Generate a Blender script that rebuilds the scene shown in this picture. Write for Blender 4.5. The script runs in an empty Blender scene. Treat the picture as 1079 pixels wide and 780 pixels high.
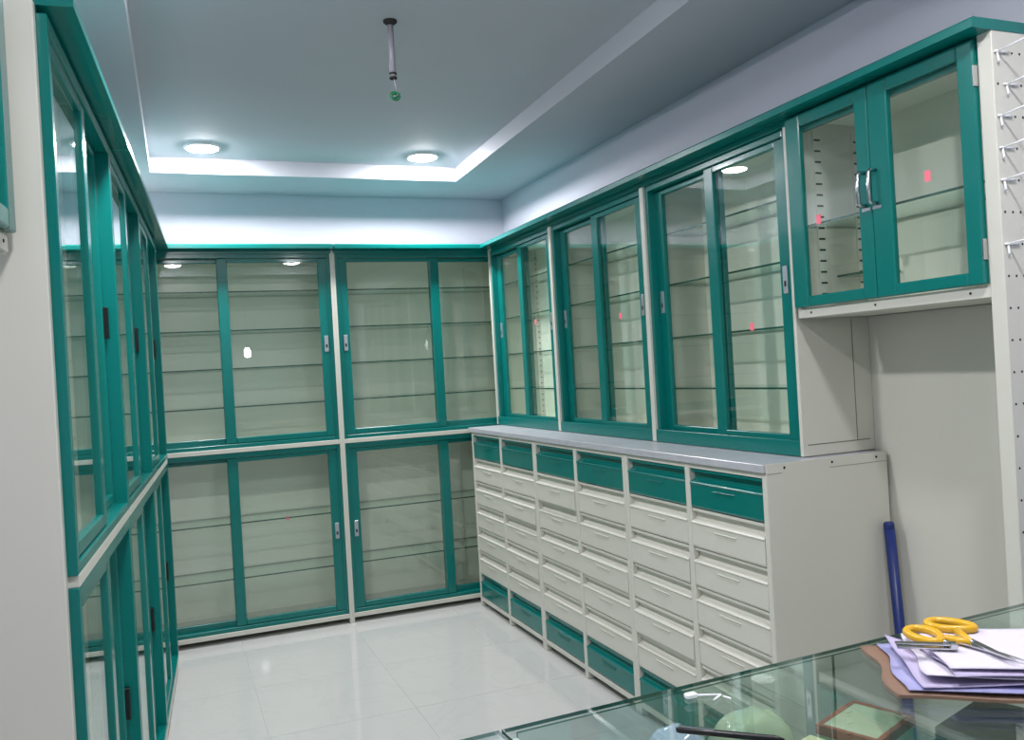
import bpy, bmesh, math, random
from mathutils import Vector, Matrix
random.seed(7)
scene = bpy.context.scene
COL = scene.collection

# ------------------------------------------------------------------ camera
cam_data = bpy.data.cameras.new('camera')
cam_data.sensor_fit = 'HORIZONTAL'
cam_data.sensor_width = 36.0
cam_data.lens = 909.0 / 1079.0 * 36.0
cam_data.clip_start = 0.02
camera = bpy.data.objects.new('camera', cam_data)
COL.objects.link(camera)
_r = Vector((0.92679, -0.37123, -0.05698))
_u = Vector((0.0532, -0.02043, 0.99837))
_f = Vector((0.37179, 0.92831, -0.00082))
camera.matrix_world = Matrix(((_r.x, _u.x, -_f.x, 0.0), (_r.y, _u.y, -_f.y, 0.0), (_r.z, _u.z, -_f.z, 1.40), (0, 0, 0, 1)))
scene.camera = camera

# ------------------------------------------------------------------ world, exposure
world = bpy.data.worlds.new('world')
scene.world = world
world.use_nodes = True
world.node_tree.nodes['Background'].inputs[0].default_value = (0.75, 0.85, 1.0, 1)
world.node_tree.nodes['Background'].inputs[1].default_value = 0.05
vs = scene.view_settings
vs.view_transform = 'Standard'
vs.look = 'None'
vs.gamma = 1.0
vs.use_curve_mapping = False
vs.exposure = 0.15
scene.cycles.transparent_max_bounces = 32
scene.cycles.max_bounces = 12
scene.cycles.sample_clamp_indirect = 6.0

LAMP_POWER = 430.0
LAMP_COLOUR = (1.0, 0.965, 1.0)

# ------------------------------------------------------------------ materials
def srgb(r, g, b):
    def f(c):
        c /= 255.0
        return c / 12.92 if c <= 0.04045 else ((c + 0.055) / 1.055) ** 2.4
    return (f(r), f(g), f(b), 1.0)

def mat(name, colour, rough=0.4, metal=0.0, spec=0.5, noise=0.0, nscale=8.0, bump=0.0, coat=0.0, emit=None, estr=0.0, colour2=None):
    m = bpy.data.materials.new(name)
    m.use_nodes = True
    nt = m.node_tree
    b = nt.nodes['Principled BSDF']
    b.inputs['Base Color'].default_value = colour
    b.inputs['Roughness'].default_value = rough
    b.inputs['Metallic'].default_value = metal
    b.inputs['Specular IOR Level'].default_value = spec
    if coat:
        b.inputs['Coat Weight'].default_value = coat
        b.inputs['Coat Roughness'].default_value = 0.08
    if emit:
        b.inputs['Emission Color'].default_value = emit
        b.inputs['Emission Strength'].default_value = estr
    if noise or bump:
        tc = nt.nodes.new('ShaderNodeTexCoord')
        n = nt.nodes.new('ShaderNodeTexNoise')
        n.inputs['Scale'].default_value = nscale
        n.inputs['Detail'].default_value = 5.0
        nt.links.new(tc.outputs['Object'], n.inputs['Vector'])
        if noise:
            mx = nt.nodes.new('ShaderNodeMix')
            mx.data_type = 'RGBA'
            c2 = colour2 or tuple(c * (1.0 - noise) for c in colour[:3]) + (1.0,)
            mx.inputs['A'].default_value = colour
            mx.inputs['B'].default_value = c2
            nt.links.new(n.outputs['Fac'], mx.inputs['Factor'])
            nt.links.new(mx.outputs['Result'], b.inputs['Base Color'])
        if bump:
            bp = nt.nodes.new('ShaderNodeBump')
            bp.inputs['Strength'].default_value = bump
            bp.inputs['Distance'].default_value = 0.002
            nt.links.new(n.outputs['Fac'], bp.inputs['Height'])
            nt.links.new(bp.outputs['Normal'], b.inputs['Normal'])
    return m

def glass_mat(name, tint, f0=0.042, rough=0.0):
    """thin clear glass: Schlick mix of straight transmission and mirror reflection, the same from both sides"""
    m = bpy.data.materials.new(name)
    m.use_nodes = True
    nt = m.node_tree
    nt.nodes.clear()
    out = nt.nodes.new('ShaderNodeOutputMaterial')
    tr = nt.nodes.new('ShaderNodeBsdfTransparent')
    tr.inputs['Color'].default_value = tint
    gl = nt.nodes.new('ShaderNodeBsdfGlossy')
    gl.inputs['Roughness'].default_value = rough
    gl.inputs['Color'].default_value = (0.95, 1.0, 0.98, 1)
    lw = nt.nodes.new('ShaderNodeLayerWeight')
    lw.inputs['Blend'].default_value = 0.5
    p = nt.nodes.new('ShaderNodeMath'); p.operation = 'POWER'; p.inputs[1].default_value = 5.0
    mu = nt.nodes.new('ShaderNodeMath'); mu.operation = 'MULTIPLY_ADD'
    mu.inputs[1].default_value = 1.0 - f0; mu.inputs[2].default_value = f0
    mix = nt.nodes.new('ShaderNodeMixShader')
    nt.links.new(lw.outputs['Facing'], p.inputs[0])
    nt.links.new(p.outputs[0], mu.inputs[0])
    nt.links.new(mu.outputs[0], mix.inputs[0])
    nt.links.new(tr.outputs[0], mix.inputs[1])
    nt.links.new(gl.outputs[0], mix.inputs[2])
    nt.links.new(mix.outputs[0], out.inputs[0])
    return m

M = {}
M['teal'] = mat('teal_enamel', srgb(0, 113, 107), rough=0.26, spec=0.35, coat=0.25, noise=0.08, nscale=5)
M['white'] = mat('white_enamel', srgb(209, 209, 198), rough=0.38, noise=0.05, nscale=4, bump=0.02)
M['cream'] = mat('cream_lining', srgb(247, 250, 234), rough=0.22, noise=0.06, nscale=3)
M['wall'] = mat('wall_paint', srgb(198, 200, 212), rough=0.8, noise=0.04, nscale=6, bump=0.1)
M['ceil'] = mat('ceiling_paint', srgb(186, 190, 198), rough=0.75, noise=0.03, nscale=5, bump=0.05)
M['grout'] = mat('grout', srgb(186, 188, 187), rough=0.8)
M['worktop'] = mat('worktop_stone', srgb(192, 194, 198), rough=0.3, noise=1.0, nscale=26, colour2=srgb(162, 166, 174))
M['glass'] = glass_mat('clear_glass', (0.965, 0.985, 0.975, 1))
M['shelf_glass'] = glass_mat('shelf_glass', (0.95, 0.985, 0.965, 1), f0=0.03)
M['top_glass'] = glass_mat('counter_glass', (0.895, 0.94, 0.925, 1), f0=0.075)
M['glass_edge'] = mat('glass_edge', srgb(40, 84, 70), rough=0.2)
M['steel'] = mat('polished_steel', srgb(200, 202, 204), rough=0.2, metal=1.0)
M['lock'] = mat('lock_plate', srgb(176, 182, 188), rough=0.35, metal=0.6)
M['black'] = mat('black_plastic', srgb(14, 14, 16), rough=0.35)
M['dark'] = mat('dark_hole', srgb(40, 40, 38), rough=0.9)
M['seam'] = mat('seam_line', srgb(120, 122, 112), rough=0.8)
M['pink'] = mat('pink_sticker', srgb(255, 120, 140), rough=0.6)
M['blue_pipe'] = mat('blue_plastic', srgb(22, 46, 118), rough=0.35, noise=0.2, nscale=10)
M['rod'] = mat('grey_rod', srgb(150, 146, 156), rough=0.4)
M['green_wire'] = mat('green_wire', srgb(20, 110, 70), rough=0.4)
M['yellow'] = mat('yellow_plastic', srgb(212, 166, 34), rough=0.3)
M['paper'] = mat('paper', srgb(206, 202, 216), rough=0.8, noise=0.06, nscale=30)
M['lilac'] = mat('lilac_paper', srgb(180, 171, 202), rough=0.8, noise=0.12, nscale=20)
M['bluepaper'] = mat('blue_paper', srgb(116, 122, 184), rough=0.7, noise=0.8, nscale=25, colour2=srgb(176, 172, 200))
M['board'] = mat('brown_board', srgb(138, 108, 88), rough=0.6, noise=0.35, nscale=12)
M['diffuser'] = mat('lamp_diffuser', (1, 1, 1, 1), rough=0.5, emit=LAMP_COLOUR + (1,), estr=LAMP_POWER)
M['diffuser_dim'] = mat('lamp_diffuser_dim', (1, 1, 1, 1), rough=0.5, emit=LAMP_COLOUR + (1,), estr=LAMP_POWER * 0.70)
M['bulb'] = mat('bulb_glow', (1, 1, 1, 1), rough=0.5, emit=(0.95, 0.97, 1.0, 1), estr=60.0)
M['lamp_rim'] = mat('lamp_rim', srgb(238, 240, 242), rough=0.5)

def tile_mat():
    m = mat('floor_tile', srgb(205, 208, 208), rough=0.06, spec=0.5)
    nt = m.node_tree
    b = nt.nodes['Principled BSDF']
    tc = nt.nodes.new('ShaderNodeTexCoord')
    n = nt.nodes.new('ShaderNodeTexNoise')
    n.inputs['Scale'].default_value = 2.2; n.inputs['Detail'].default_value = 7; n.inputs['Distortion'].default_value = 2.2
    cr = nt.nodes.new('ShaderNodeValToRGB')
    cr.color_ramp.elements[0].position = 0.47; cr.color_ramp.elements[0].color = srgb(194, 196, 193)
    cr.color_ramp.elements[1].position = 0.53; cr.color_ramp.elements[1].color = srgb(194, 196, 193)
    e = cr.color_ramp.elements.new(0.5); e.color = srgb(191, 193, 190)
    oi = nt.nodes.new('ShaderNodeObjectInfo')
    ad = nt.nodes.new('ShaderNodeVectorMath'); ad.operation = 'ADD'
    nt.links.new(tc.outputs['Object'], ad.inputs[0])
    nt.links.new(oi.outputs['Location'], ad.inputs[1])
    nt.links.new(ad.outputs[0], n.inputs['Vector'])
    nt.links.new(n.outputs['Fac'], cr.inputs[0])
    nt.links.new(cr.outputs[0], b.inputs['Base Color'])
    return m
M['tile'] = tile_mat()

# ------------------------------------------------------------------ helpers
class MB:
    def __init__(self):
        self.bm = bmesh.new()
        self.mi = 0
    def box(self, x0, x1, y0, y1, z0, z1, bev=0.0):
        if x0 > x1: x0, x1 = x1, x0
        if y0 > y1: y0, y1 = y1, y0
        if z0 > z1: z0, z1 = z1, z0
        bm = self.bm
        c = [bm.verts.new(p) for p in ((x0,y0,z0),(x1,y0,z0),(x1,y1,z0),(x0,y1,z0),(x0,y0,z1),(x1,y0,z1),(x1,y1,z1),(x0,y1,z1))]
        fs = []
        for q in ((0,3,2,1),(4,5,6,7),(0,1,5,4),(1,2,6,5),(2,3,7,6),(3,0,4,7)):
            f = bm.faces.new([c[i] for i in q]); f.material_index = self.mi; fs.append(f)
        if bev:
            es = list({e for f in fs for e in f.edges})
            bmesh.ops.bevel(bm, geom=es, offset=bev, segments=1, affect='EDGES', profile=0.5)
        return self
    def prism_x(self, prof, x0, x1):
        """closed profile [(y, z), ...] extruded along x"""
        bm = self.bm
        a = [bm.verts.new((x0, y, z)) for y, z in prof]
        b = [bm.verts.new((x1, y, z)) for y, z in prof]
        n = len(prof)
        for i in range(n):
            j = (i + 1) % n
            bm.faces.new((a[i], a[j], b[j], b[i])).material_index = self.mi
        bm.faces.new(a[::-1]).material_index = self.mi
        bm.faces.new(b).material_index = self.mi
        return self
    def prism_z(self, poly, z0, z1):
        bm = self.bm
        a = [bm.verts.new((x, y, z0)) for x, y in poly]
        b = [bm.verts.new((x, y, z1)) for x, y in poly]
        n = len(poly)
        for i in range(n):
            j = (i + 1) % n
            bm.faces.new((a[i], a[j], b[j], b[i])).material_index = self.mi
        bm.faces.new(a[::-1]).material_index = self.mi
        bm.faces.new(b).material_index = self.mi
        return self
    def tube(self, pts, r, seg=10, closed=False):
        bm = self.bm
        pts = [Vector(p) for p in pts]
        n = len(pts)
        rr = r if isinstance(r, (list, tuple)) else [r] * n
        rings = []
        prev = None
        for i, p in enumerate(pts):
            if closed:
                t = pts[(i + 1) % n] - pts[i - 1]
            else:
                t = pts[min(i + 1, n - 1)] - pts[max(i - 1, 0)]
            t.normalize()
            if prev is None:
                up = Vector((0, 0, 1)) if abs(t.z) < 0.9 else Vector((1, 0, 0))
                s = t.cross(up).normalized()
            else:
                s = (prev - t * prev.dot(t)).normalized()
            prev = s
            w = t.cross(s)
            rings.append([bm.verts.new(p + (s * math.cos(2 * math.pi * k / seg) + w * math.sin(2 * math.pi * k / seg)) * rr[i]) for k in range(seg)])
        m = n if closed else n - 1
        for i in range(m):
            a, b = rings[i], rings[(i + 1) % n]
            for k in range(seg):
                f = bm.faces.new((a[k], a[(k + 1) % seg], b[(k + 1) % seg], b[k])); f.material_index = self.mi; f.smooth = True
        if not closed:
            bm.faces.new(rings[0][::-1]).material_index = self.mi
            bm.faces.new(rings[-1]).material_index = self.mi
        return self
    def lathe(self, prof, seg=32, c=(0, 0, 0)):
        """profile [(r, z), ...] about the z axis through c; r=0 ends are closed"""
        bm = self.bm
        rings = []
        for r, z in prof:
            if r < 1e-6:
                rings.append([bm.verts.new((c[0], c[1], c[2] + z))])
            else:
                rings.append([bm.verts.new((c[0] + r * math.cos(2 * math.pi * k / seg), c[1] + r * math.sin(2 * math.pi * k / seg), c[2] + z)) for k in range(seg)])
        for a, b in zip(rings, rings[1:]):
            for k in range(seg):
                q = [a[k % len(a)], a[(k + 1) % len(a)], b[(k + 1) % len(b)], b[k % len(b)]]
                u = []
                for v in q:
                    if v not in u: u.append(v)
                if len(u) > 2:
                    f = bm.faces.new(u); f.material_index = self.mi; f.smooth = True
        return self
    def build(self, name, mats, parent=None, loc=None):
        if not isinstance(mats, (list, tuple)): mats = [mats]
        bmesh.ops.recalc_face_normals(self.bm, faces=self.bm.faces)
        me = bpy.data.meshes.new(name)
        self.bm.to_mesh(me); self.bm.free()
        for m in mats:
            me.materials.append(M[m] if isinstance(m, str) else m)
        o = bpy.data.objects.new(name, me)
        COL.objects.link(o)
        if parent: o.parent = parent
        if loc: o.location = loc
        return o

def B(*a, **k): return MB().box(*a, **k)

def tag(o, label, cat, group=None):
    o['label'] = label; o['category'] = cat
    if group: o['group'] = group
    return o
def thing(name, label, cat, loc=(0, 0, 0), rz=0.0, group=None):
    o = bpy.data.objects.new(name, None)
    o.empty_display_size = 0.05
    COL.objects.link(o)
    o.location = loc; o.rotation_euler = (0, 0, rz)
    return tag(o, label, cat, group)
def struct(o):
    o['kind'] = 'structure'; return o
def share(src, name, parent, loc=(0, 0, 0), rot=None):
    o = bpy.data.objects.new(name, src.data)
    COL.objects.link(o); o.parent = parent; o.location = loc
    if rot: o.rotation_euler = rot
    return o

# ------------------------------------------------------------------ room shell
XW, YBW, YF = 2.180, 5.45, -2.0          # right wall, back wall, wall behind the camera
ZS, ZT = 2.555, 2.64                     # soffit, tray ceiling
YB, XR = 4.956, 1.865                    # cabinet front planes, back and right
LA = math.atan2(0.170, 3.022)            # the left row stands slightly askew
LD = Vector((math.sin(LA), math.cos(LA), 0))          # direction of the left row, away from the camera
LN = Vector((math.cos(LA), -math.sin(LA), 0))         # its front normal
LQ = Vector((-0.024, 4.917, 0))                       # where its front meets the back row
def left_pt(t, out=0.0):                 # t metres from the back corner towards the camera
    return LQ - LD * t + LN * out

fl = struct(B(-1.2, XW + 0.1, YF - 0.1, YBW + 0.1, -0.08, -0.002).build('floor', 'grout'))
ts = 0.60
tile0 = None
y = 5.35
while y > -1.9:
    x = 2.10
    while x > -1.0:
        if tile0 is None:
            tile0 = B(-ts + 0.0012, -0.0012, -ts + 0.0012, -0.0012, -0.012, 0.0, bev=0.0008).build('tile', 'tile', fl, (x, y, 0))
        else:
            share(tile0, 'tile', fl, (x, y, 0))
        x -= ts
    y -= ts

struct(B(-1.3, XW + 0.1, YBW, YBW + 0.1, 0, ZT + 0.2).build('wall_back', 'wall'))
struct(B(XW, XW + 0.1, YF, YBW, 0, ZT + 0.2).build('wall_right', 'wall'))
struct(B(-1.3, XW + 0.1, YF - 0.1, YF, 0, ZT + 0.2).build('wall_front', 'wall'))
a = left_pt(-0.60, -0.34); b = left_pt(7.0, -0.34)
mb = MB(); mb.prism_z([(a.x, a.y), (b.x, b.y), (b.x - 0.1, b.y), (a.x - 0.1, a.y)], 0, ZT + 0.2)
struct(mb.build('wall_left', 'wall'))

# ceiling: soffit ring, step and raised tray as one shell
tray = [(-0.09, 0.48), (1.585, 0.48), (1.688, 4.95), (-0.023, 4.95)]
outer = [(-1.3, YF - 0.1), (XW + 0.1, YF - 0.1), (XW + 0.1, YBW + 0.1), (-1.3, YBW + 0.1)]
mb = MB(); bm = mb.bm
vo = [bm.verts.new((x, y, ZS)) for x, y in outer]
vi = [bm.verts.new((x, y, ZS)) for x, y in tray]
vt = [bm.verts.new((x, y, ZT)) for x, y in tray]
vu = [bm.verts.new((x, y, ZT + 0.15)) for x, y in outer]
for i in range(4):
    j = (i + 1) % 4
    bm.faces.new((vo[i], vo[j], vi[j], vi[i]))
    bm.faces.new((vi[i], vi[j], vt[j], vt[i]))
    bm.faces.new((vo[i], vu[i], vu[j], vo[j]))
bm.faces.new(vt); bm.faces.new(vu)
struct(mb.build('ceiling', 'ceil'))

# ------------------------------------------------------------------ ceiling lamps
def downlight(x, y, label, glow='diffuser'):
    t = thing('ceiling_light', label, 'ceiling light', (x, y, ZT), 0, 'round lamps in the ceiling tray')
    MB().lathe([(0.092, 0.0), (0.092, -0.006), (0.086, -0.010), (0.078, -0.010), (0.078, 0.0)]).build('rim', 'lamp_rim', t)
    MB().lathe([(0.078, -0.006), (0.070, -0.013), (0.045, -0.019), (0.0, -0.022)]).build('diffuser', glow, t)
downlight(0.235, 4.716, 'round lit ceiling lamp at the tray corner nearest the left cabinets')
downlight(1.420, 4.728, 'round lit ceiling lamp right of the hanging rod, at the far tray corner')
downlight(0.130, 2.380, 'unseen ceiling lamp added for brightness halfway along the tray, on the left cabinets side')  # out-of-view lamp added to lift the overall brightness
downlight(0.120, 0.740, 'round lit ceiling lamp above the left end of the glass counter', 'diffuser_dim')
downlight(1.270, 0.820, 'round lit ceiling lamp above the right end of the glass counter', 'diffuser_dim')

t = thing('hanging_rod', 'thin grey fan rod with green wire loop hanging from the ceiling tray', 'rod', (0.79, 2.93, ZT))
MB().lathe([(0.0, 0.0), (0.024, 0.0), (0.024, -0.006), (0.012, -0.016), (0.0, -0.016)], 20).build('ceiling_cup', 'dark', t)
MB().tube([(0, 0, -0.01), (0, 0, -0.20)], 0.0105, 14).build('pipe', 'rod', t)
MB().tube([(0, 0, -0.183), (0, 0, -0.189)], 0.013, 14).build('collar', 'dark', t)
MB().tube([(0, 0, -0.198), (0, 0, -0.204)], 0.013, 14).build('collar', 'dark', t)
MB().tube([(0.002, 0, -0.20), (0.008, 0.002, -0.228), (0.012, 0, -0.245)], 0.003, 8).build('cable', 'rod', t)
lp = [(0.004 + 0.016 * math.cos(k * 0.62), 0.010 * math.sin(k * 0.62 * 0.5), -0.252 - 0.014 * math.sin(k * 0.62) - 0.0011 * k) for k in range(19)]
MB().tube(lp, 0.0036, 8).build('wire_loop', 'green_wire', t)

# a bare bulb hangs over the counter, beside the camera; seen only as a reflection
t = thing('hanging_bulb', 'lit bulb on a cord hanging above the glass counter', 'bulb', (0.85, -0.02, 1.75))
MB().lathe([(0.0, -0.055), (0.02, -0.05), (0.034, -0.03), (0.038, -0.002), (0.032, 0.025), (0.02, 0.055), (0.0, 0.056)], 20).build('glass_bulb', 'bulb', t)
MB().lathe([(0.0, 0.055), (0.021, 0.056), (0.021, 0.10), (0.0, 0.105)], 16).build('socket', 'black', t)
MB().tube([(0, 0, 0.10), (0, 0, ZS - 1.75)], 0.003, 8).build('cord', 'black', t)

# ------------------------------------------------------------------ sliding-door cabinets
def glass_pane(name, parent, x0, x1, y0, y1, z0, z1, gm='glass'):
    return B(x0, x1, y0, y1, z0, z1).build(name, gm, parent)

def glass_shelf(parent, x0, x1, y0, y1, z, th=0.007, name='shelf'):
    mb = B(x0, x1, y0, y1, z - th, z)
    for f in mb.bm.faces:
        f.normal_update()
        f.material_index = 0 if abs(f.normal.z) > 0.5 else 1
    return mb.build(name, ['shelf_glass', 'glass_edge'], parent)

def frame_ring(mb, x0, x1, y0, y1, z0, z1, sl, sr, sb, st, bev=0.002):
    mb.box(x0, x0 + sl, y0, y1, z0, z1, bev)
    mb.box(x1 - sr, x1, y0, y1, z0, z1, bev)
    mb.box(x0 + sl, x1 - sr, y0, y1, z0, z0 + sb, bev)
    mb.box(x0 + sl, x1 - sr, y0, y1, z1 - st, z1, bev)

def lock(parent, x, y, z, dark=False):
    o = B(x - 0.011, x + 0.011, y - (0.012 if dark else 0.004), y + 0.001, z - 0.045, z + 0.045, bev=0.0012).build('lock', 'black' if dark else 'lock', parent)
    return o

def sliding_section(t, w, z0, z1, front, shelves, depth, ov=0.0, lock_z=None, side=0.014, locks='both', dark_lock=False, jamb=0.02, stile=0.055, fy=0.010):
    """teal outer frame with two sliding glass doors between the white posts; front = 'L' or 'R' is the door on the near track"""
    x0, x1 = side, w - side
    mb = MB()
    frame_ring(mb, x0, x1, fy, fy + 0.062, z0, z1, jamb, jamb, 0.022, 0.030)
    mb.box(x0 + jamb, x1 - jamb, fy + 0.029, fy + 0.032, z0 + 0.022, z0 + 0.030)
    mb.build('door_frame', 'teal', t)
    mid = (x0 + x1) / 2
    ov = stile / 2
    for s in ('L', 'R'):
        ya = fy + 0.006 if s == front else fy + 0.034
        yb = ya + 0.022
        if s == 'L': a, b = x0 + jamb * 0.7, mid + ov
        else: a, b = mid - ov, x1 - jamb * 0.7
        za, zb = z0 + 0.024, z1 - 0.032
        mb = MB()
        frame_ring(mb, a, b, ya, yb, za, zb, stile, stile, 0.032, 0.022, 0.003)
        d = mb.build('sliding_door', 'teal', t)
        glass_pane('glass_pane', d, a + stile - 0.005, b - stile + 0.005, ya + 0.009, ya + 0.013, za + 0.027, zb - 0.018)
        if lock_z is not None and not (dark_lock and s == 'L'):
            lx = a + stile * 0.5 if s == 'L' else b - stile * 0.5
            lock(d, lx, ya, lock_z, dark_lock)
            if not dark_lock:
                B(lx - 0.005, lx + 0.005, ya - 0.0046, ya - 0.0038, lock_z - 0.022, lock_z - 0.004).build('keyhole', 'black', d)
    for z in shelves:
        glass_shelf(t, 0.02, w - 0.02, 0.095, depth - 0.02, z)

def tall_cabinet(name, label, loc, rz, w, depth, fronts, group=None, lock_z=(1.607, 0.535), dark=False, fy=0.010):
    t = thing(name, label, 'cabinet', loc, rz, group)
    s = 0.014
    B(0, s, 0, depth, 0.0, 2.14, bev=0.0015).build('side_panel', 'white', t)
    B(w - s, w, 0, depth, 0.0, 2.14, bev=0.0015).build('side_panel', 'white', t)
    B(s, w - s, depth - 0.012, depth, 0.03, 2.14).build('back_panel', 'cream', t)
    B(s, w - s, 0.004, depth - 0.012, 2.128, 2.14).build('top_panel', 'cream', t)
    B(s, w - s, min(0.002, fy), depth - 0.012, 0.030, 0.054, bev=0.001).build('bottom_rail', 'white', t)
    B(s, w - s, min(0.002, fy), depth - 0.012, 1.030, 1.054, bev=0.001).build('middle_rail', 'white', t)
    sliding_section(t, w, 1.054, 2.128, fronts[0], (1.28, 1.495, 1.708, 1.925), depth, lock_z=lock_z[0], dark_lock=dark, fy=fy, side=min(s, fy + 0.026))
    sliding_section(t, w, 0.054, 1.030, fronts[1], (0.325, 0.632), depth, lock_z=lock_z[1], dark_lock=dark, fy=fy, side=min(s, fy + 0.026))
    return t

# back row: two four-foot cabinets
BX = (-0.290, 0.915, 2.135)
GB = 'tall cabinets on the back wall'
c1 = tall_cabinet('tall_cabinet', 'tall teal cabinet with sliding glass doors on the back wall, next to the left row', (BX[0], YB, 0), 0, BX[1] - BX[0], 0.40, 'RR', GB)
c2 = tall_cabinet('tall_cabinet', 'tall teal cabinet with sliding glass doors on the back wall, next to the drawers', (BX[1], YB, 0), 0, BX[2] - BX[1], 0.40, 'LL', GB)
B(0.88, 0.894, 0.093, 0.095, 0.617, 0.637).build('sticker', 'pink', c1)

# left row: three cabinets, counted from the camera
GL = 'tall cabinets along the left wall'
LT = (3.085, 2.13, 1.19, 0.26)
llab = ('tall teal cabinet nearest the camera on the left, with plain white end panel',
        'tall teal cabinet with sliding glass doors on the left, middle of its row',
        'tall teal cabinet with sliding glass doors on the left, farthest in its row')
for i in range(3):
    p = left_pt(LT[i])
    tc = tall_cabinet('tall_cabinet', llab[i], p, math.pi / 2 - LA, LT[i] - LT[i + 1], 0.31, 'LL', GL, lock_z=(1.60, 0.50), dark=True, fy=-0.022)
    if i == 0:
        B(-0.026, -0.001, -0.004, 0.315, 0.0, 2.142, bev=0.002).build('end_panel', 'white', tc)
p = left_pt(LT[3])
t = thing('corner_post', 'narrow teal filler post in the corner of left and back cabinets', 'post', p, math.pi / 2 - LA)
B(0.002, 0.225, -0.010, 0.03, 0.054, 2.12, bev=0.002).build('filler', 'teal', t)
B(0.002, 0.225, -0.010, 0.03, 0.0, 0.052, bev=0.001).build('plinth', 'white', t)

# cornice boards
def cornice(label, loc, rz, x0, x1, depth, over=0.07, z0=2.141, z1=2.167):
    t = thing('cornice_board', label, 'cornice', loc, rz, 'teal cornice boards')
    prof = [(-over, z0 + 0.001), (-over, z1 - 0.006), (-over + 0.006, z1), (depth, z1), (depth, z0), (-over + 0.018, z0)]
    MB().prism_x(prof, x0, x1).build('board', 'teal', t)
    B(x0 + 0.004, x1 - 0.004, -0.004, 0.004, z0 - 0.020, z0 - 0.0005).build('cover_strip', 'teal', t)
    return t
cornice('teal cornice on the back wall above the cabinet next to the left row', (0, YB, 0), 0, -0.02, 0.912, 0.40)
cornice('teal cornice on the back wall above the cabinet next to the drawers', (0, YB, 0), 0, 0.918, 2.13, 0.40)
pl = left_pt(LT[0] + 0.026)
tot = LT[0] + 0.026
cornice('near half of the teal cornice over the left cabinets', pl, math.pi / 2 - LA, 0.0265, 1.085, 0.30)
cornice('far half of the teal cornice over the left cabinets', pl, math.pi / 2 - LA, 1.089, tot - 0.03, 0.30)

# ------------------------------------------------------------------ right row
YU = (4.950, 4.042, 3.112, 2.208)
cornice('long teal cornice running over the right wall cabinets', (XR, YU[0] - 0.0, 0), -math.pi / 2, 0.066, YU[0] - 1.462, 0.28)
GR = 'glass wall cabinets above the drawers'
rlab = ('teal sliding-door glass cabinet above the drawers, in the back corner',
        'teal sliding-door glass cabinet above the drawers, middle of three',
        'teal sliding-door glass cabinet above the drawers, beside the hinged-door cabinet')
def slotted_strip(t, x, y0, z0, z1, name='shelf_standard', n_gap=0.035):
    s = B(x - 0.018, x + 0.018, y0 - 0.004, y0, z0, z1).build(name, 'white', t)
    mb = MB()
    z = z0 + 0.03
    while z < z1 - 0.02:
        mb.box(x - 0.011, x + 0.011, y0 - 0.0048, y0 - 0.0036, z, z + 0.006)
        z += n_gap
    o = mb.build('slots', 'dark', s)
    o['kind'] = 'stuff'
for i in range(3):
    w = YU[i] - YU[i + 1]
    t = thing('glass_cabinet', rlab[i], 'cabinet', (XR, YU[i], 0), -math.pi / 2, GR)
    s = 0.014
    D = 0.297
    zb = 1.068
    B(0, s, 0, D, zb, 2.14, bev=0.0015).build('side_panel', 'white', t)
    B(w - s, w, 0, D, zb, 2.14, bev=0.0015).build('side_panel', 'white', t)
    B(s, w - s, D - 0.01, D, zb, 2.14).build('back_panel', 'cream', t)
    B(s, w - s, 0.004, D - 0.01, 2.128, 2.14).build('top_panel', 'cream', t)
    B(s, w - s, 0.075, D - 0.01, zb, zb + 0.012).build('bottom_panel', 'cream', t)
    sliding_section(t, w, zb + 0.012, 2.128, 'R', (1.285, 1.495, 1.715, 1.925), D, lock_z=1.64)
    # the bottom track cover
    B(s, w - s, 0.002, 0.014, zb, zb + 0.05, bev=0.001).build('bottom_rail', 'teal', t)
    slotted_strip(t, 0.075, D - 0.0105, zb + 0.03, 2.12)
    sx, sz = ((0.62, 1.65), (0.66, 1.61), (0.65, 1.50))[i]
    door = [o for o in t.children if o.name.startswith('sliding_door')][1]
    B(sx - 0.010, sx + 0.010, 0.0235, 0.0246, sz - 0.013, sz + 0.013).build('sticker', 'pink', door)
    if i == 2:      # the exposed end, with its stamped panel lines and screws
        B(w, w + 0.001, 0.02, D - 0.02, zb + 0.035, zb + 0.038).build('panel_seam', 'seam', t)
        B(w, w + 0.0015, D - 0.075, D - 0.073, zb + 0.04, 1.50).build('panel_seam', 'seam', t)

# ------------------------------------------------------------------ drawers
XD = 1.674
DEPTH_D = 0.475
posts = (4.886, 4.412, 3.946, 3.486, 3.031, 2.586, 2.152)
ZR0, ZR1, NR = 0.058, 1.022, 7
PH = (ZR1 - ZR0) / NR
def drawer_mesh(wd, h):
    prof = [(0.005, h), (0.005, 0.93 * h), (0.021, 0.90 * h), (0.022, 0.76 * h), (0.012, 0.70 * h), (0.001, 0.675 * h), (-0.003, 0.645 * h),
            (-0.002, 0.615 * h), (0.0005, 0.60 * h), (0.0, 0.05 * h), (0.003, 0.0), (0.05, 0.0), (0.05, h)]
    return MB().prism_x(prof, 0.0, wd)
labels3 = ('white drawer chest with teal top and bottom drawers, in the back corner',
           'white drawer chest with teal top and bottom drawers, middle of three',
           'white drawer chest with teal top and bottom drawers, beside the blue pipe')
pw = 0.026
odd = {(1, 2): 0.006, (2, 1): 0.008, (3, 3): 0.004, (4, 4): 0.006, (5, 1): 0.003, (1, 4): 0.004, (4, 2): 0.003}
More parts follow.
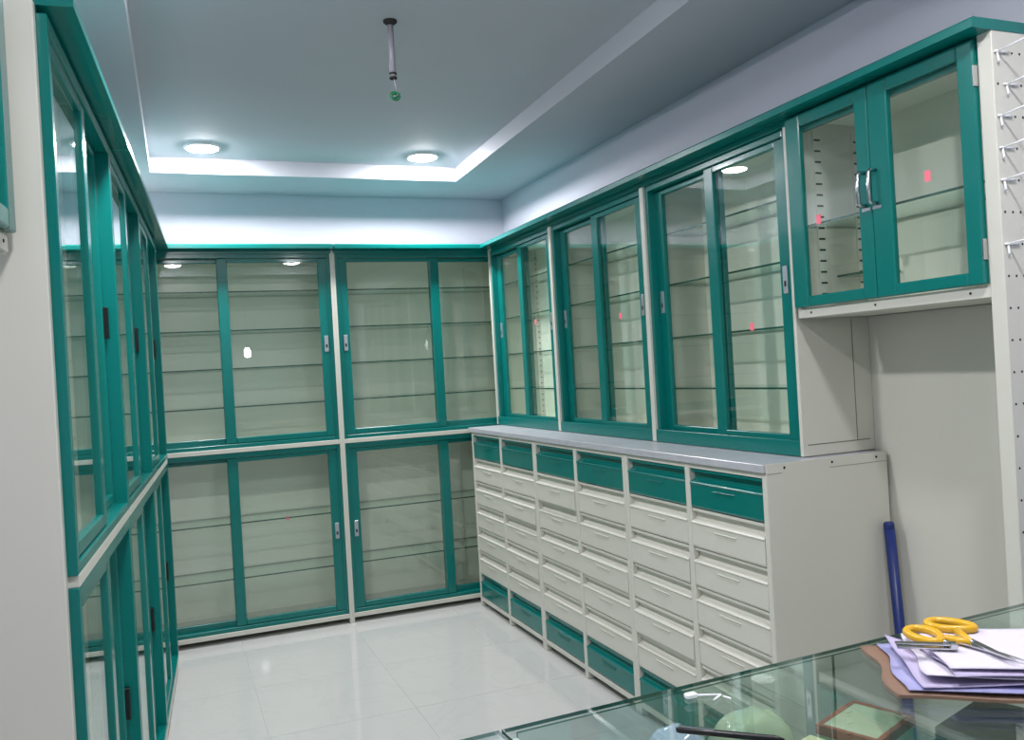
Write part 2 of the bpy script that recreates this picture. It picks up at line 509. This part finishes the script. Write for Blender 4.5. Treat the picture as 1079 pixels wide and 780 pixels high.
for k in range(3):
    ya, ym, yb = posts[2 * k], posts[2 * k + 1], posts[2 * k + 2]
    w = ya - yb
    t = thing('drawer_chest', labels3[k], 'drawer chest', (XD, ya, 0), -math.pi / 2, 'drawer chests under the worktop')
    e = 0.022
    B(0, 0.012, 0.03, DEPTH_D, 0.03, 1.038).build('side_panel', 'white', t)
    B(w - 0.012, w, 0.03, DEPTH_D, 0.03, 1.038).build('side_panel', 'white', t)
    B(0.012, w - 0.012, DEPTH_D - 0.01, DEPTH_D, 0.03, 1.038).build('back_panel', 'white', t)
    B(0.012, w - 0.012, 0.035, DEPTH_D - 0.012, 0.035, 0.045).build('bottom_panel', 'white', t)
    xm = ya - ym
    B(0, e, -0.002, 0.03, 0.0, 1.038, bev=0.002).build('post', 'white', t)
    B(w - e, w, -0.002, 0.03, 0.0, 1.038, bev=0.002).build('post', 'white', t)
    B(xm - 0.014, xm + 0.014, -0.002, 0.03, 0.0, 1.038, bev=0.002).build('post', 'white', t)
    for a, b in ((e, xm - 0.014), (xm + 0.014, w - e)):
        B(a, b, 0.0, 0.03, ZR1, 1.038, bev=0.001).build('top_rail', 'white', t)
        B(a, b, 0.0, 0.03, 0.034, ZR0 - 0.002, bev=0.001).build('bottom_rail', 'white', t)
        proto = None
        for r in range(NR):
            z = ZR1 - (r + 1) * PH + 0.002
            col = 2 * k + (0 if a == e else 1)
            teal = r in (0, NR - 1)
            proud = -odd.get((col, r), 0.0)
            d = drawer_mesh(b - a - 0.004, PH - 0.004).build('drawer', 'teal' if teal else 'white', t, (a + 0.002, proud, z))
            wd = b - a - 0.004
            h = PH - 0.004
            mb = MB()
            mb.box(wd * 0.34, wd * 0.64, -0.0028, 0.001, 0.475 * h, 0.505 * h, bev=0.0007)
            mb.box(wd * 0.36, wd * 0.62, -0.0016, 0.001, 0.415 * h, 0.430 * h)
            mb.build('label_holder', 'teal' if teal else 'white', d)
    if k == 2:
        B(w, w + 0.003, -0.003, DEPTH_D, 0.03, 1.0665, bev=0.0005).build('side_sheet', 'white', t)
        for sx, sz in ((0.065, 1.052), (0.25, 1.052), (0.43, 1.052)):
            MB().tube([(w + 0.002, sx, sz), (w + 0.0045, sx, sz)], 0.004, 8).build('screw', 'dark', t)
        B(w + 0.0025, w + 0.0036, 0.0, 0.055, 1.0355, 1.037).build('panel_seam', 'seam', t)
        B(w + 0.0025, w + 0.0036, 0.24, DEPTH_D - 0.002, 1.0355, 1.037).build('panel_seam', 'seam', t)
wt = MB()
wt.box(XD - 0.012, 2.147, posts[6] + 0.0005, posts[0] + 0.02, 1.040, 1.066, bev=0.002)
tag(wt.build('worktop', 'worktop'), 'grey stone-look worktop lying along the three drawer chests', 'worktop')

# ------------------------------------------------------------------ end unit with hinged glass doors
y0, y1 = 2.192, 1.464
w = y0 - y1
t = thing('end_cabinet', 'tall white end unit with two hinged teal glass doors above an open recess', 'cabinet', (XR, y0, 0), -math.pi / 2)
pt = 0.040
D = 0.285
epanel = B(w - pt, w, -0.006, D + 0.024, 0.0, 2.155, bev=0.002).build('end_panel', 'white', t)
mb = MB()
for r in range(16):
    z = 2.090 - 0.0765 * r
    for c in range(11):
        x = 0.008 + 0.026 * c
        mb.tube([(w - 0.001, x, z), (w + 0.0006, x, z)], 0.0032, 8)
o = mb.build('peg_holes', 'dark', epanel); o['kind'] = 'stuff'
B(0.0, 0.014, 0, D, 1.508, 2.14).build('side_panel', 'white', t)
B(0.014, w - pt, D - 0.012, D, 1.508, 2.14).build('back_panel', 'cream', t)
B(-0.03, w - pt, D + 0.0125, D + 0.0235, 0.0, 1.507).build('recess_panel', 'white', t)
B(0.014, w - pt, 0.0, D - 0.012, 2.128, 2.14).build('top_panel', 'cream', t)
B(0.0, w - pt, -0.003, D, 1.508, 1.538, bev=0.0015).build('bottom_ledge', 'white', t)
for sx in (0.06, 0.32, 0.63):
    MB().tube([(sx, -0.0045, 1.523), (sx, -0.002, 1.523)], 0.0035, 8).build('screw', 'dark', t)
B(0.014, w - pt, 0.002, 0.02, 2.085, 2.14, bev=0.001).build('head_rail', 'teal', t)
for ya in (0.095, 0.255):        # standards on the inner face of the far side panel
    sp = B(0.014, 0.018, ya - 0.018, ya + 0.018, 1.56, 2.10).build('shelf_standard', 'white', t)
    mb = MB()
    z = 1.58
    while z < 2.08:
        mb.box(0.0176, 0.0188, ya - 0.014, ya + 0.010, z, z + 0.006)
        z += 0.035
    o = mb.build('slots', 'dark', sp); o['kind'] = 'stuff'
glass_shelf(t, 0.016, w - pt - 0.002, 0.03, D - 0.02, 1.800)
glass_shelf(t, 0.03, 0.16, D - 0.15, D - 0.02, 1.64, name='shelf_reflection')  # short glass slab built in place of a shelf's reflection
jx = y0 - 1.848
for s, (a, b, sl, sr) in enumerate(((0.004, jx - 0.001, 0.062, 0.048), (jx + 0.001, w - pt - 0.003, 0.068, 0.046))):
    mb = MB()
    frame_ring(mb, a, b, -0.020, 0.000, 1.541, 2.135, sl, sr, 0.032, 0.038, 0.003)
    d = mb.build('door', 'teal', t)
    glass_pane('glass_pane', d, a + sl - 0.005, b - sr + 0.005, -0.012, -0.008, 1.568, 2.102)
    hx = jx - 0.020 if s == 0 else jx + 0.020
    mb = MB()
    mb.tube([(hx, -0.019, 1.893), (hx, -0.040, 1.893), (hx, -0.046, 1.886), (hx, -0.047, 1.846), (hx, -0.046, 1.808), (hx, -0.040, 1.801), (hx, -0.019, 1.801)], 0.0055, 10)
    mb.build('handle', 'steel', d)
    B(hx - 0.016, hx + 0.016, -0.0225, -0.0195, 1.786, 1.796, bev=0.001).build('latch', 'steel', d)
    sx, sz, ro = ((0.125, 1.800, 0), (0.530, 1.838, 0))[s]
    B(sx - 0.009, sx + 0.009, -0.0132, -0.0121, sz - 0.014, sz + 0.014).build('sticker', 'pink', d)
B(w - pt - 0.004, w - pt, -0.021, -0.006, 2.02, 2.07).build('hinge', 'steel', t)
B(w - pt - 0.004, w - pt, -0.021, -0.006, 1.60, 1.65).build('hinge', 'steel', t)

# peg hooks: wire, pointing out of the end panel towards the counter
hk = ((0, 0, 'topmost'), (1, 1, 'second from the top'), (2, 0, 'third from the top'), (3, 0, 'fourth from the top'), (4, 0, 'fifth from the top'), (6, 0, 'lowest'))
for r, c, nm in hk:
    x = XR + 0.008 + 0.026 * c
    z = 2.090 - 0.0765 * r
    h = thing('peg_hook', 'white wire hook on the pegboard end panel, ' + nm + ' of its column', 'hook', (x, y1, z), 0, 'wire hooks on the pegboard')
    mb = MB()
    mb.tube([(-0.010, -0.004, 0.0), (0.038, -0.004, 0.0)], 0.0028, 8)
    mb.tube([(0, -0.002, -0.001), (0, -0.006, -0.022), (0.0, -0.004, -0.026)], 0.0028, 8)
    mb.build('bracket', 'lamp_rim', h)
    MB().tube([(0.002, -0.003, 0.0), (0.002, -0.05, 0.004), (0.002, -0.17, 0.012), (0.002, -0.185, 0.020), (0.002, -0.188, 0.030)], 0.0026, 8).build('prong', 'lamp_rim', h)

# blue pipe leaning in the recess
bp = thing('blue_pipe', 'blue plastic pipe leaning in the corner of the open recess', 'pipe', (2.098, 2.096, 0.0))
pa, pb = Vector((0.0, -0.045, 0.002)), Vector((0.018, 0.028, 0.845))
dv = (pb - pa).normalized()
MB().tube([pa, pa + dv * 0.3, pb - dv * 0.02], 0.0165, 18).build('tube', 'blue_pipe', bp)
MB().tube([pb - dv * 0.022, pb - dv * 0.008, pb - dv * 0.003, pb], [0.0167, 0.0167, 0.0152, 0.010], 18).build('end_cap', 'blue_pipe', bp)

# ------------------------------------------------------------------ wall cabinet at the left edge
p = left_pt(3.13, -0.058)
t = thing('wall_cabinet', 'teal-doored wall cabinet at the left edge, above the plain white end panel', 'cabinet', p - LD * 0.80, math.pi / 2 - LA)
W2 = 0.795
B(0, 0.014, 0, 0.25, 1.66, 2.14).build('side_panel', 'white', t)
B(W2 - 0.014, W2, 0, 0.25, 1.66, 2.14).build('side_panel', 'white', t)
B(0.014, W2 - 0.014, 0.24, 0.25, 1.66, 2.14).build('back_panel', 'cream', t)
B(0, W2, 0, 0.25, 2.128, 2.14).build('top_panel', 'cream', t)
B(0, W2, -0.004, 0.25, 1.664, 1.694, bev=0.001).build('bottom_ledge', 'white', t)
for sx in (0.1, 0.4, 0.76):
    MB().tube([(sx, -0.0055, 1.680), (sx, -0.003, 1.680)], 0.0035, 8).build('screw', 'dark', t)
for a, b in ((0.004, W2 / 2 - 0.001), (W2 / 2 + 0.001, W2 - 0.004)):
    mb = MB(); frame_ring(mb, a, b, -0.020, 0.0, 1.698, 2.135, 0.055, 0.055, 0.036, 0.036, 0.003)
    d = mb.build('door', 'teal', t)
    glass_pane('glass_pane', d, a + 0.05, b - 0.05, -0.012, -0.008, 1.729, 2.104)
glass_shelf(t, 0.016, W2 - 0.016, 0.02, 0.235, 1.90)

# ------------------------------------------------------------------ glass counter
ZG = 0.95
def slab(x0, x1, y0, y1, z0, z1, face='top_glass'):
    mb = B(x0, x1, y0, y1, z0, z1)
    dims = (x1 - x0, y1 - y0, z1 - z0)
    thin = dims.index(min(dims))
    for f in mb.bm.faces:
        f.normal_update()
        f.material_index = 0 if abs(f.normal[thin]) > 0.5 else 1
    return mb
t = thing('glass_counter', 'glass-topped display counter in the foreground at lower right', 'counter', (0, 0, 0))
FA = math.radians(2.2)
def yfar(x): return 1.003 + 0.0385 * x
cx0, cx1 = 0.372, 1.72
t.location = (0, yfar(0), 0); t.rotation_euler = (0, 0, math.atan(0.0385))
slab(cx0 - 0.006, cx1, -0.60, 0.0, ZG - 0.005, ZG).build('top_pane', ['top_glass', 'glass_edge'], t)
slab(cx0 + 0.012, 0.904, -0.0085, -0.0045, 0.12, ZG - 0.0055).build('front_pane', ['top_glass', 'glass_edge'], t)
slab(0.905, cx1 - 0.01, -0.0085, -0.0045, 0.12, ZG - 0.0055).build('front_pane', ['top_glass', 'glass_edge'], t)
slab(cx0 + 0.012, cx1 - 0.01, -0.57, -0.012, 0.770, 0.776).build('inner_shelf', ['shelf_glass', 'glass_edge'], t)
slab(cx0 + 0.012, cx1 - 0.01, -0.57, -0.012, 0.442, 0.448).build('inner_shelf', ['shelf_glass', 'glass_edge'], t)
B(cx0 - 0.006, cx0 + 0.010, -0.585, -0.012, 0.0, ZG - 0.009, bev=0.001).build('end_panel', 'lamp_rim', t)
B(cx1 - 0.008, cx1, -0.585, -0.012, 0.0, ZG - 0.009, bev=0.001).build('end_panel', 'lamp_rim', t)
B(cx0 + 0.011, cx1 - 0.009, -0.585, -0.02, 0.0, 0.11, bev=0.002).build('plinth', 'white', t)
t2 = thing('side_counter', 'white-lined glass counter meeting the display counter at the bottom edge', 'counter', (0, yfar(0), 0), math.atan(0.0385))
slab(-0.20, cx0 - 0.010, -0.60, 0.0, ZG - 0.005, ZG).build('top_pane', ['top_glass', 'glass_edge'], t2)
B(-0.20, cx0 - 0.010, -0.59, -0.010, 0.0, ZG - 0.012, bev=0.002).build('body', 'lamp_rim', t2)

# things in and on the counter
def fillbox(name, label, cat, cx, cy, z, sx, sy, sz, rz, mname, band=None, group=None):
    o = B(-sx / 2, sx / 2, -sy / 2, sy / 2, 0, sz, bev=0.0025)
    r = thing(name, label, cat, (cx, cy, z), rz, group)
    o.build('carton', mname, r)
    if band:
        mb = MB(); e = 0.006; q = 0.0008
        for a, b, c, d in ((-sx/2-q, sx/2+q, -sy/2-q, -sy/2+e), (-sx/2-q, sx/2+q, sy/2-e, sy/2+q), (-sx/2-q, -sx/2+e, -sy/2+e, sy/2-e), (sx/2-e, sx/2+q, -sy/2+e, sy/2-e)):
            mb.box(a, b, c, d, sz - 0.012, sz + q)
        mb.build('edge_band', band, r)
    return r
M['box_green'] = mat('green_carton', srgb(150, 168, 128), rough=0.5, noise=1.0, nscale=14, colour2=srgb(206, 208, 186))
M['box_red'] = mat('red_brown_lid', srgb(164, 92, 74), rough=0.45, noise=0.3, nscale=16)
M['box_yellow'] = mat('yellow_carton', srgb(222, 214, 150), rough=0.5, noise=0.5, nscale=10, colour2=srgb(200, 206, 180))
M['box_teal'] = mat('teal_carton', srgb(110, 150, 150), rough=0.4, noise=1.0, nscale=16, colour2=srgb(60, 80, 84))
M['wrap'] = mat('plastic_wrap', srgb(168, 186, 192), rough=0.12, noise=1.0, nscale=18, colour2=srgb(196, 206, 140), bump=0.6)
M['wrap2'] = mat('lilac_wrap', srgb(150, 160, 196), rough=0.12, noise=1.0, nscale=16, colour2=srgb(196, 208, 214), bump=0.6)
M['red'] = mat('red_pack', srgb(204, 60, 76), rough=0.3)
zs = 0.7765
fillbox('carton', 'green carton with red-brown lid under the counter glass', 'box', 0.848, 0.912, zs, 0.105, 0.085, 0.124, 0.37, 'box_green', 'box_red', 'cartons under the counter glass')
fillbox('carton', 'pale yellow carton under the counter glass, left of the green one', 'box', 0.752, 0.888, zs, 0.050, 0.065, 0.118, 0.30, 'box_yellow', None, 'cartons under the counter glass')
fillbox('carton', 'dark teal carton under the counter glass, below the papers', 'box', 1.010, 0.84, zs, 0.14, 0.11, 0.115, 0.30, 'box_teal', None, 'cartons under the counter glass')

def pillow(name, label, cat, cx, cy, z, sx, sy, sz, rz, mname):
    mb = MB(); bm = mb.bm
    n = 14
    top, bot = [], []
    for i in range(n + 1):
        a, b = [], []
        for j in range(n + 1):
            u, v = i / n * 2 - 1, j / n * 2 - 1
            e = max(0.0, (1 - u ** 4) * (1 - v ** 4)) ** 0.5
            wob = 0.012 * math.sin(5 * u + 3 * v) * e + 0.006 * math.sin(11 * v - 7 * u) * e
            a.append(bm.verts.new((u * sx / 2, v * sy / 2, sz * 0.15 + sz * 0.85 * e * 0.95 + wob * 0.25)))
            b.append(bm.verts.new((u * sx / 2, v * sy / 2, sz * 0.15 - sz * 0.15 * e)))
        top.append(a); bot.append(b)
    for i in range(n):
        for j in range(n):
            f = bm.faces.new((top[i][j], top[i + 1][j], top[i + 1][j + 1], top[i][j + 1])); f.smooth = True
            f = bm.faces.new((bot[i][j], bot[i][j + 1], bot[i + 1][j + 1], bot[i + 1][j])); f.smooth = True
    for i in range(n):
        for s in (0, n):
            bm.faces.new((top[i][s], bot[i][s], bot[i + 1][s], top[i + 1][s]))
            bm.faces.new((top[s][i], top[s][i + 1], bot[s][i + 1], bot[s][i]))
    o = mb.build(name, mname, None, (cx, cy, z)); o.rotation_euler = (0, 0, rz)
    return tag(o, label, cat)
pillow('wrapped_pack', 'clear wrapped pack with yellow-green contents under the counter glass', 'package', 0.705, 0.972, zs, 0.130, 0.080, 0.148, -0.05, 'wrap')
pillow('wrapped_pack', 'lilac plastic-wrapped pack under the counter glass, left of the yellow-green one', 'package', 0.585, 0.966, zs, 0.095, 0.085, 0.152, 0.05, 'wrap2')
pillow('red_packet', 'small red packet under the counter glass near the pen', 'packet', 0.560, 0.880, zs, 0.05, 0.05, 0.142, 0.2, 'red')

# clipboard with papers
bd = Vector((0.84, -0.54, 0)); br = math.atan2(-0.54, 0.84)
def sheet(name, label, cat, cx, cy, z, sx, sy, rz, mname, amp=0.0015, th=0.0008, seed=0, curl=0.0, group=None, irregular=0.0):
    rnd = random.Random(seed)
    ph = [rnd.uniform(0, 6.28) for _ in range(4)]
    mb = MB(); bm = mb.bm
    nx, ny = 16, 12
    T, Bt = [], []
    for i in range(nx + 1):
        a, b = [], []
        for j in range(ny + 1):
            u, v = i / nx - 0.5, j / ny - 0.5
            x, y = u * sx, v * sy
            if irregular:
                k = max(abs(u), abs(v)) * 2
                x += irregular * k * math.sin(9 * v + ph[0]); y += irregular * k * math.sin(8 * u + ph[1])
            zz = amp * (math.sin(7 * u + ph[0]) * math.cos(6 * v + ph[1]) + 0.6 * math.sin(12 * v + ph[2])) + amp * 1.6
            if curl:
                zz += curl * max(0.0, (-u - 0.28)) ** 2 * 20 * max(0.0, v + 0.2)
            a.append(bm.verts.new((x, y, zz + th))); b.append(bm.verts.new((x, y, zz)))
        T.append(a); Bt.append(b)
    for i in range(nx):
        for j in range(ny):
            f = bm.faces.new((T[i][j], T[i + 1][j], T[i + 1][j + 1], T[i][j + 1])); f.smooth = True
            f = bm.faces.new((Bt[i][j], Bt[i][j + 1], Bt[i + 1][j + 1], Bt[i + 1][j])); f.smooth = True
    for i in range(nx):
        for s in (0, ny):
            bm.faces.new((T[i][s], Bt[i][s], Bt[i + 1][s], T[i + 1][s]))
    for j in range(ny):
        for s in (0, nx):
            bm.faces.new((T[s][j], T[s][j + 1], Bt[s][j + 1], Bt[s][j]))
    o = mb.build(name, mname, None, (cx, cy, z)); o.rotation_euler = (0, 0, rz)
    return tag(o, label, cat, group)
GP = 'loose papers on the brown board'
sheet('brown_board', 'worn brown board lying on the counter glass beneath the papers', 'board', 1.030, 0.842, ZG + 0.0005, 0.322, 0.196, br, 'board', amp=0.0006, th=0.004, seed=1, irregular=0.006)
sheet('paper_sheet', 'lowest blue printed sheet on the brown board', 'paper', 1.035, 0.835, ZG + 0.0070, 0.305, 0.185, br - 0.04, 'bluepaper', seed=2, group=GP, irregular=0.004)
sheet('paper_sheet', 'lilac sheet with raised corner resting on the blue sheet', 'paper', 1.045, 0.836, ZG + 0.0120, 0.295, 0.172, br + 0.05, 'lilac', seed=3, amp=0.002, curl=0.02, group=GP)
sheet('paper_sheet', 'white sheet third from the bottom of the paper pile', 'paper', 1.055, 0.828, ZG + 0.0205, 0.285, 0.170, br - 0.05, 'paper', seed=4, amp=0.0018, group=GP, irregular=0.003)
sheet('paper_sheet', 'lilac sheet just below the top white sheet of the pile', 'paper', 1.066, 0.824, ZG + 0.0265, 0.27, 0.168, br + 0.10, 'lilac', seed=5, amp=0.0015, group=GP, irregular=0.004)
sheet('paper_sheet', 'topmost white sheet under the yellow scissors', 'paper', 1.072, 0.825, ZG + 0.0320, 0.275, 0.165, br + 0.02, 'paper', seed=6, amp=0.0012, group=GP, irregular=0.003)

# scissors
sc_z = ZG + 0.0378
s = thing('scissors', 'open steel scissors with yellow plastic finger loops on the papers', 'scissors', (0, 0, sc_z))
def loop(cx, cy, ang, a, b):
    pts = []
    for k in range(26):
        q = 2 * math.pi * k / 26
        u, v = a * math.cos(q), b * math.sin(q) * (1 + 0.15 * math.cos(q))
        pts.append((cx + u * math.cos(ang) - v * math.sin(ang), cy + u * math.sin(ang) + v * math.cos(ang), 0.003))
    return pts
piv = Vector((1.000, 0.868, 0.003))
def blade(tip, base, wd, z0):
    d = (tip - base); L = d.length; d.normalize(); n = Vector((-d.y, d.x, 0))
    poly = [base + n * wd, base - n * wd, base + d * L * 0.6 - n * wd * 0.8, tip, base + d * L * 0.6 + n * wd * 0.5]
    return MB().prism_z([(q.x, q.y) for q in poly], z0, z0 + 0.0018)
for (cx, cy, ang, tip, z0) in ((0.976, 0.925, 1.25, Vector((1.000, 0.783, 0)), 0.0012), (1.040, 0.938, 2.15, Vector((0.984, 0.786, 0)), 0.0032)):
    mb = MB(); mb.tube(loop(cx, cy, ang, 0.031, 0.019), 0.0058, 12, closed=True)
    dn = (piv - Vector((cx, cy, 0.003)))
    e = Vector((cx, cy, 0.003)) + dn.normalized() * 0.028
    mb.tube([e, e.lerp(piv, 0.5), piv], [0.0062, 0.0055, 0.004], 10)
    g = mb.build('handle', 'yellow', s)
    blade(tip, piv + dn.normalized() * -0.012, 0.006, z0).build('blade', 'steel', s)
MB().lathe([(0.0, 0.0075), (0.003, 0.007), (0.0035, 0.0), (0.0, 0.0)], 12, (piv.x, piv.y, 0)).build('pivot', 'steel', s)

# small steel clipper in front of the scissors
nc = thing('nail_clipper', 'small steel nail clipper lying on the papers beside the scissors', 'clipper', (0.942, 0.890, ZG + 0.0378), math.atan2(-0.047, 0.061))
B(-0.038, 0.034, -0.006, 0.006, 0.0, 0.0025, bev=0.0006).build('lower_arm', 'steel', nc)
B(-0.040, 0.030, -0.005, 0.005, 0.0045, 0.0075, bev=0.001).build('lever', 'steel', nc)
B(0.028, 0.038, -0.0065, 0.0065, 0.0, 0.009, bev=0.0012).build('jaw', 'steel', nc)
MB().tube([(0.024, 0, 0.001), (0.024, 0, 0.012)], 0.003, 10).build('pin', 'steel', nc)

# black pen and clear clip on the glass
pn = thing('pen', 'black pen lying on the counter glass at the bottom edge', 'pen', (0.548, 0.902, ZG + 0.0045), math.atan2(-0.048, 0.032 + 0.02))
MB().tube([(0.0, 0, 0), (0.003, 0, 0), (0.05, 0, 0), (0.115, 0, 0), (0.125, 0, 0)], [0.003, 0.004, 0.004, 0.004, 0.0015], 14).build('barrel', 'black', pn)
B(0.004, 0.045, -0.0014, 0.0014, 0.004, 0.0055).build('clip', 'steel', pn)
cp = thing('clear_stand', 'small white wire clip standing on the counter glass near its far edge', 'clip', (0.66, 0.975, ZG))
MB().tube([(-0.040, 0.014, 0.003), (0.0, -0.006, 0.003)], 0.0013, 8).build('wire', 'lamp_rim', cp)
MB().tube([(-0.018, -0.016, 0.003), (0.0, -0.006, 0.003)], 0.0013, 8).build('wire', 'lamp_rim', cp)
B(-0.044, -0.028, 0.006, 0.016, 0.0003, 0.006, bev=0.001).build('pad', 'lamp_rim', cp)
MB().tube([(0.002, -0.008, 0.001), (0.003, -0.024, 0.003)], 0.0013, 8).build('foot', 'lamp_rim', cp)
bpy.context.view_layer.update()
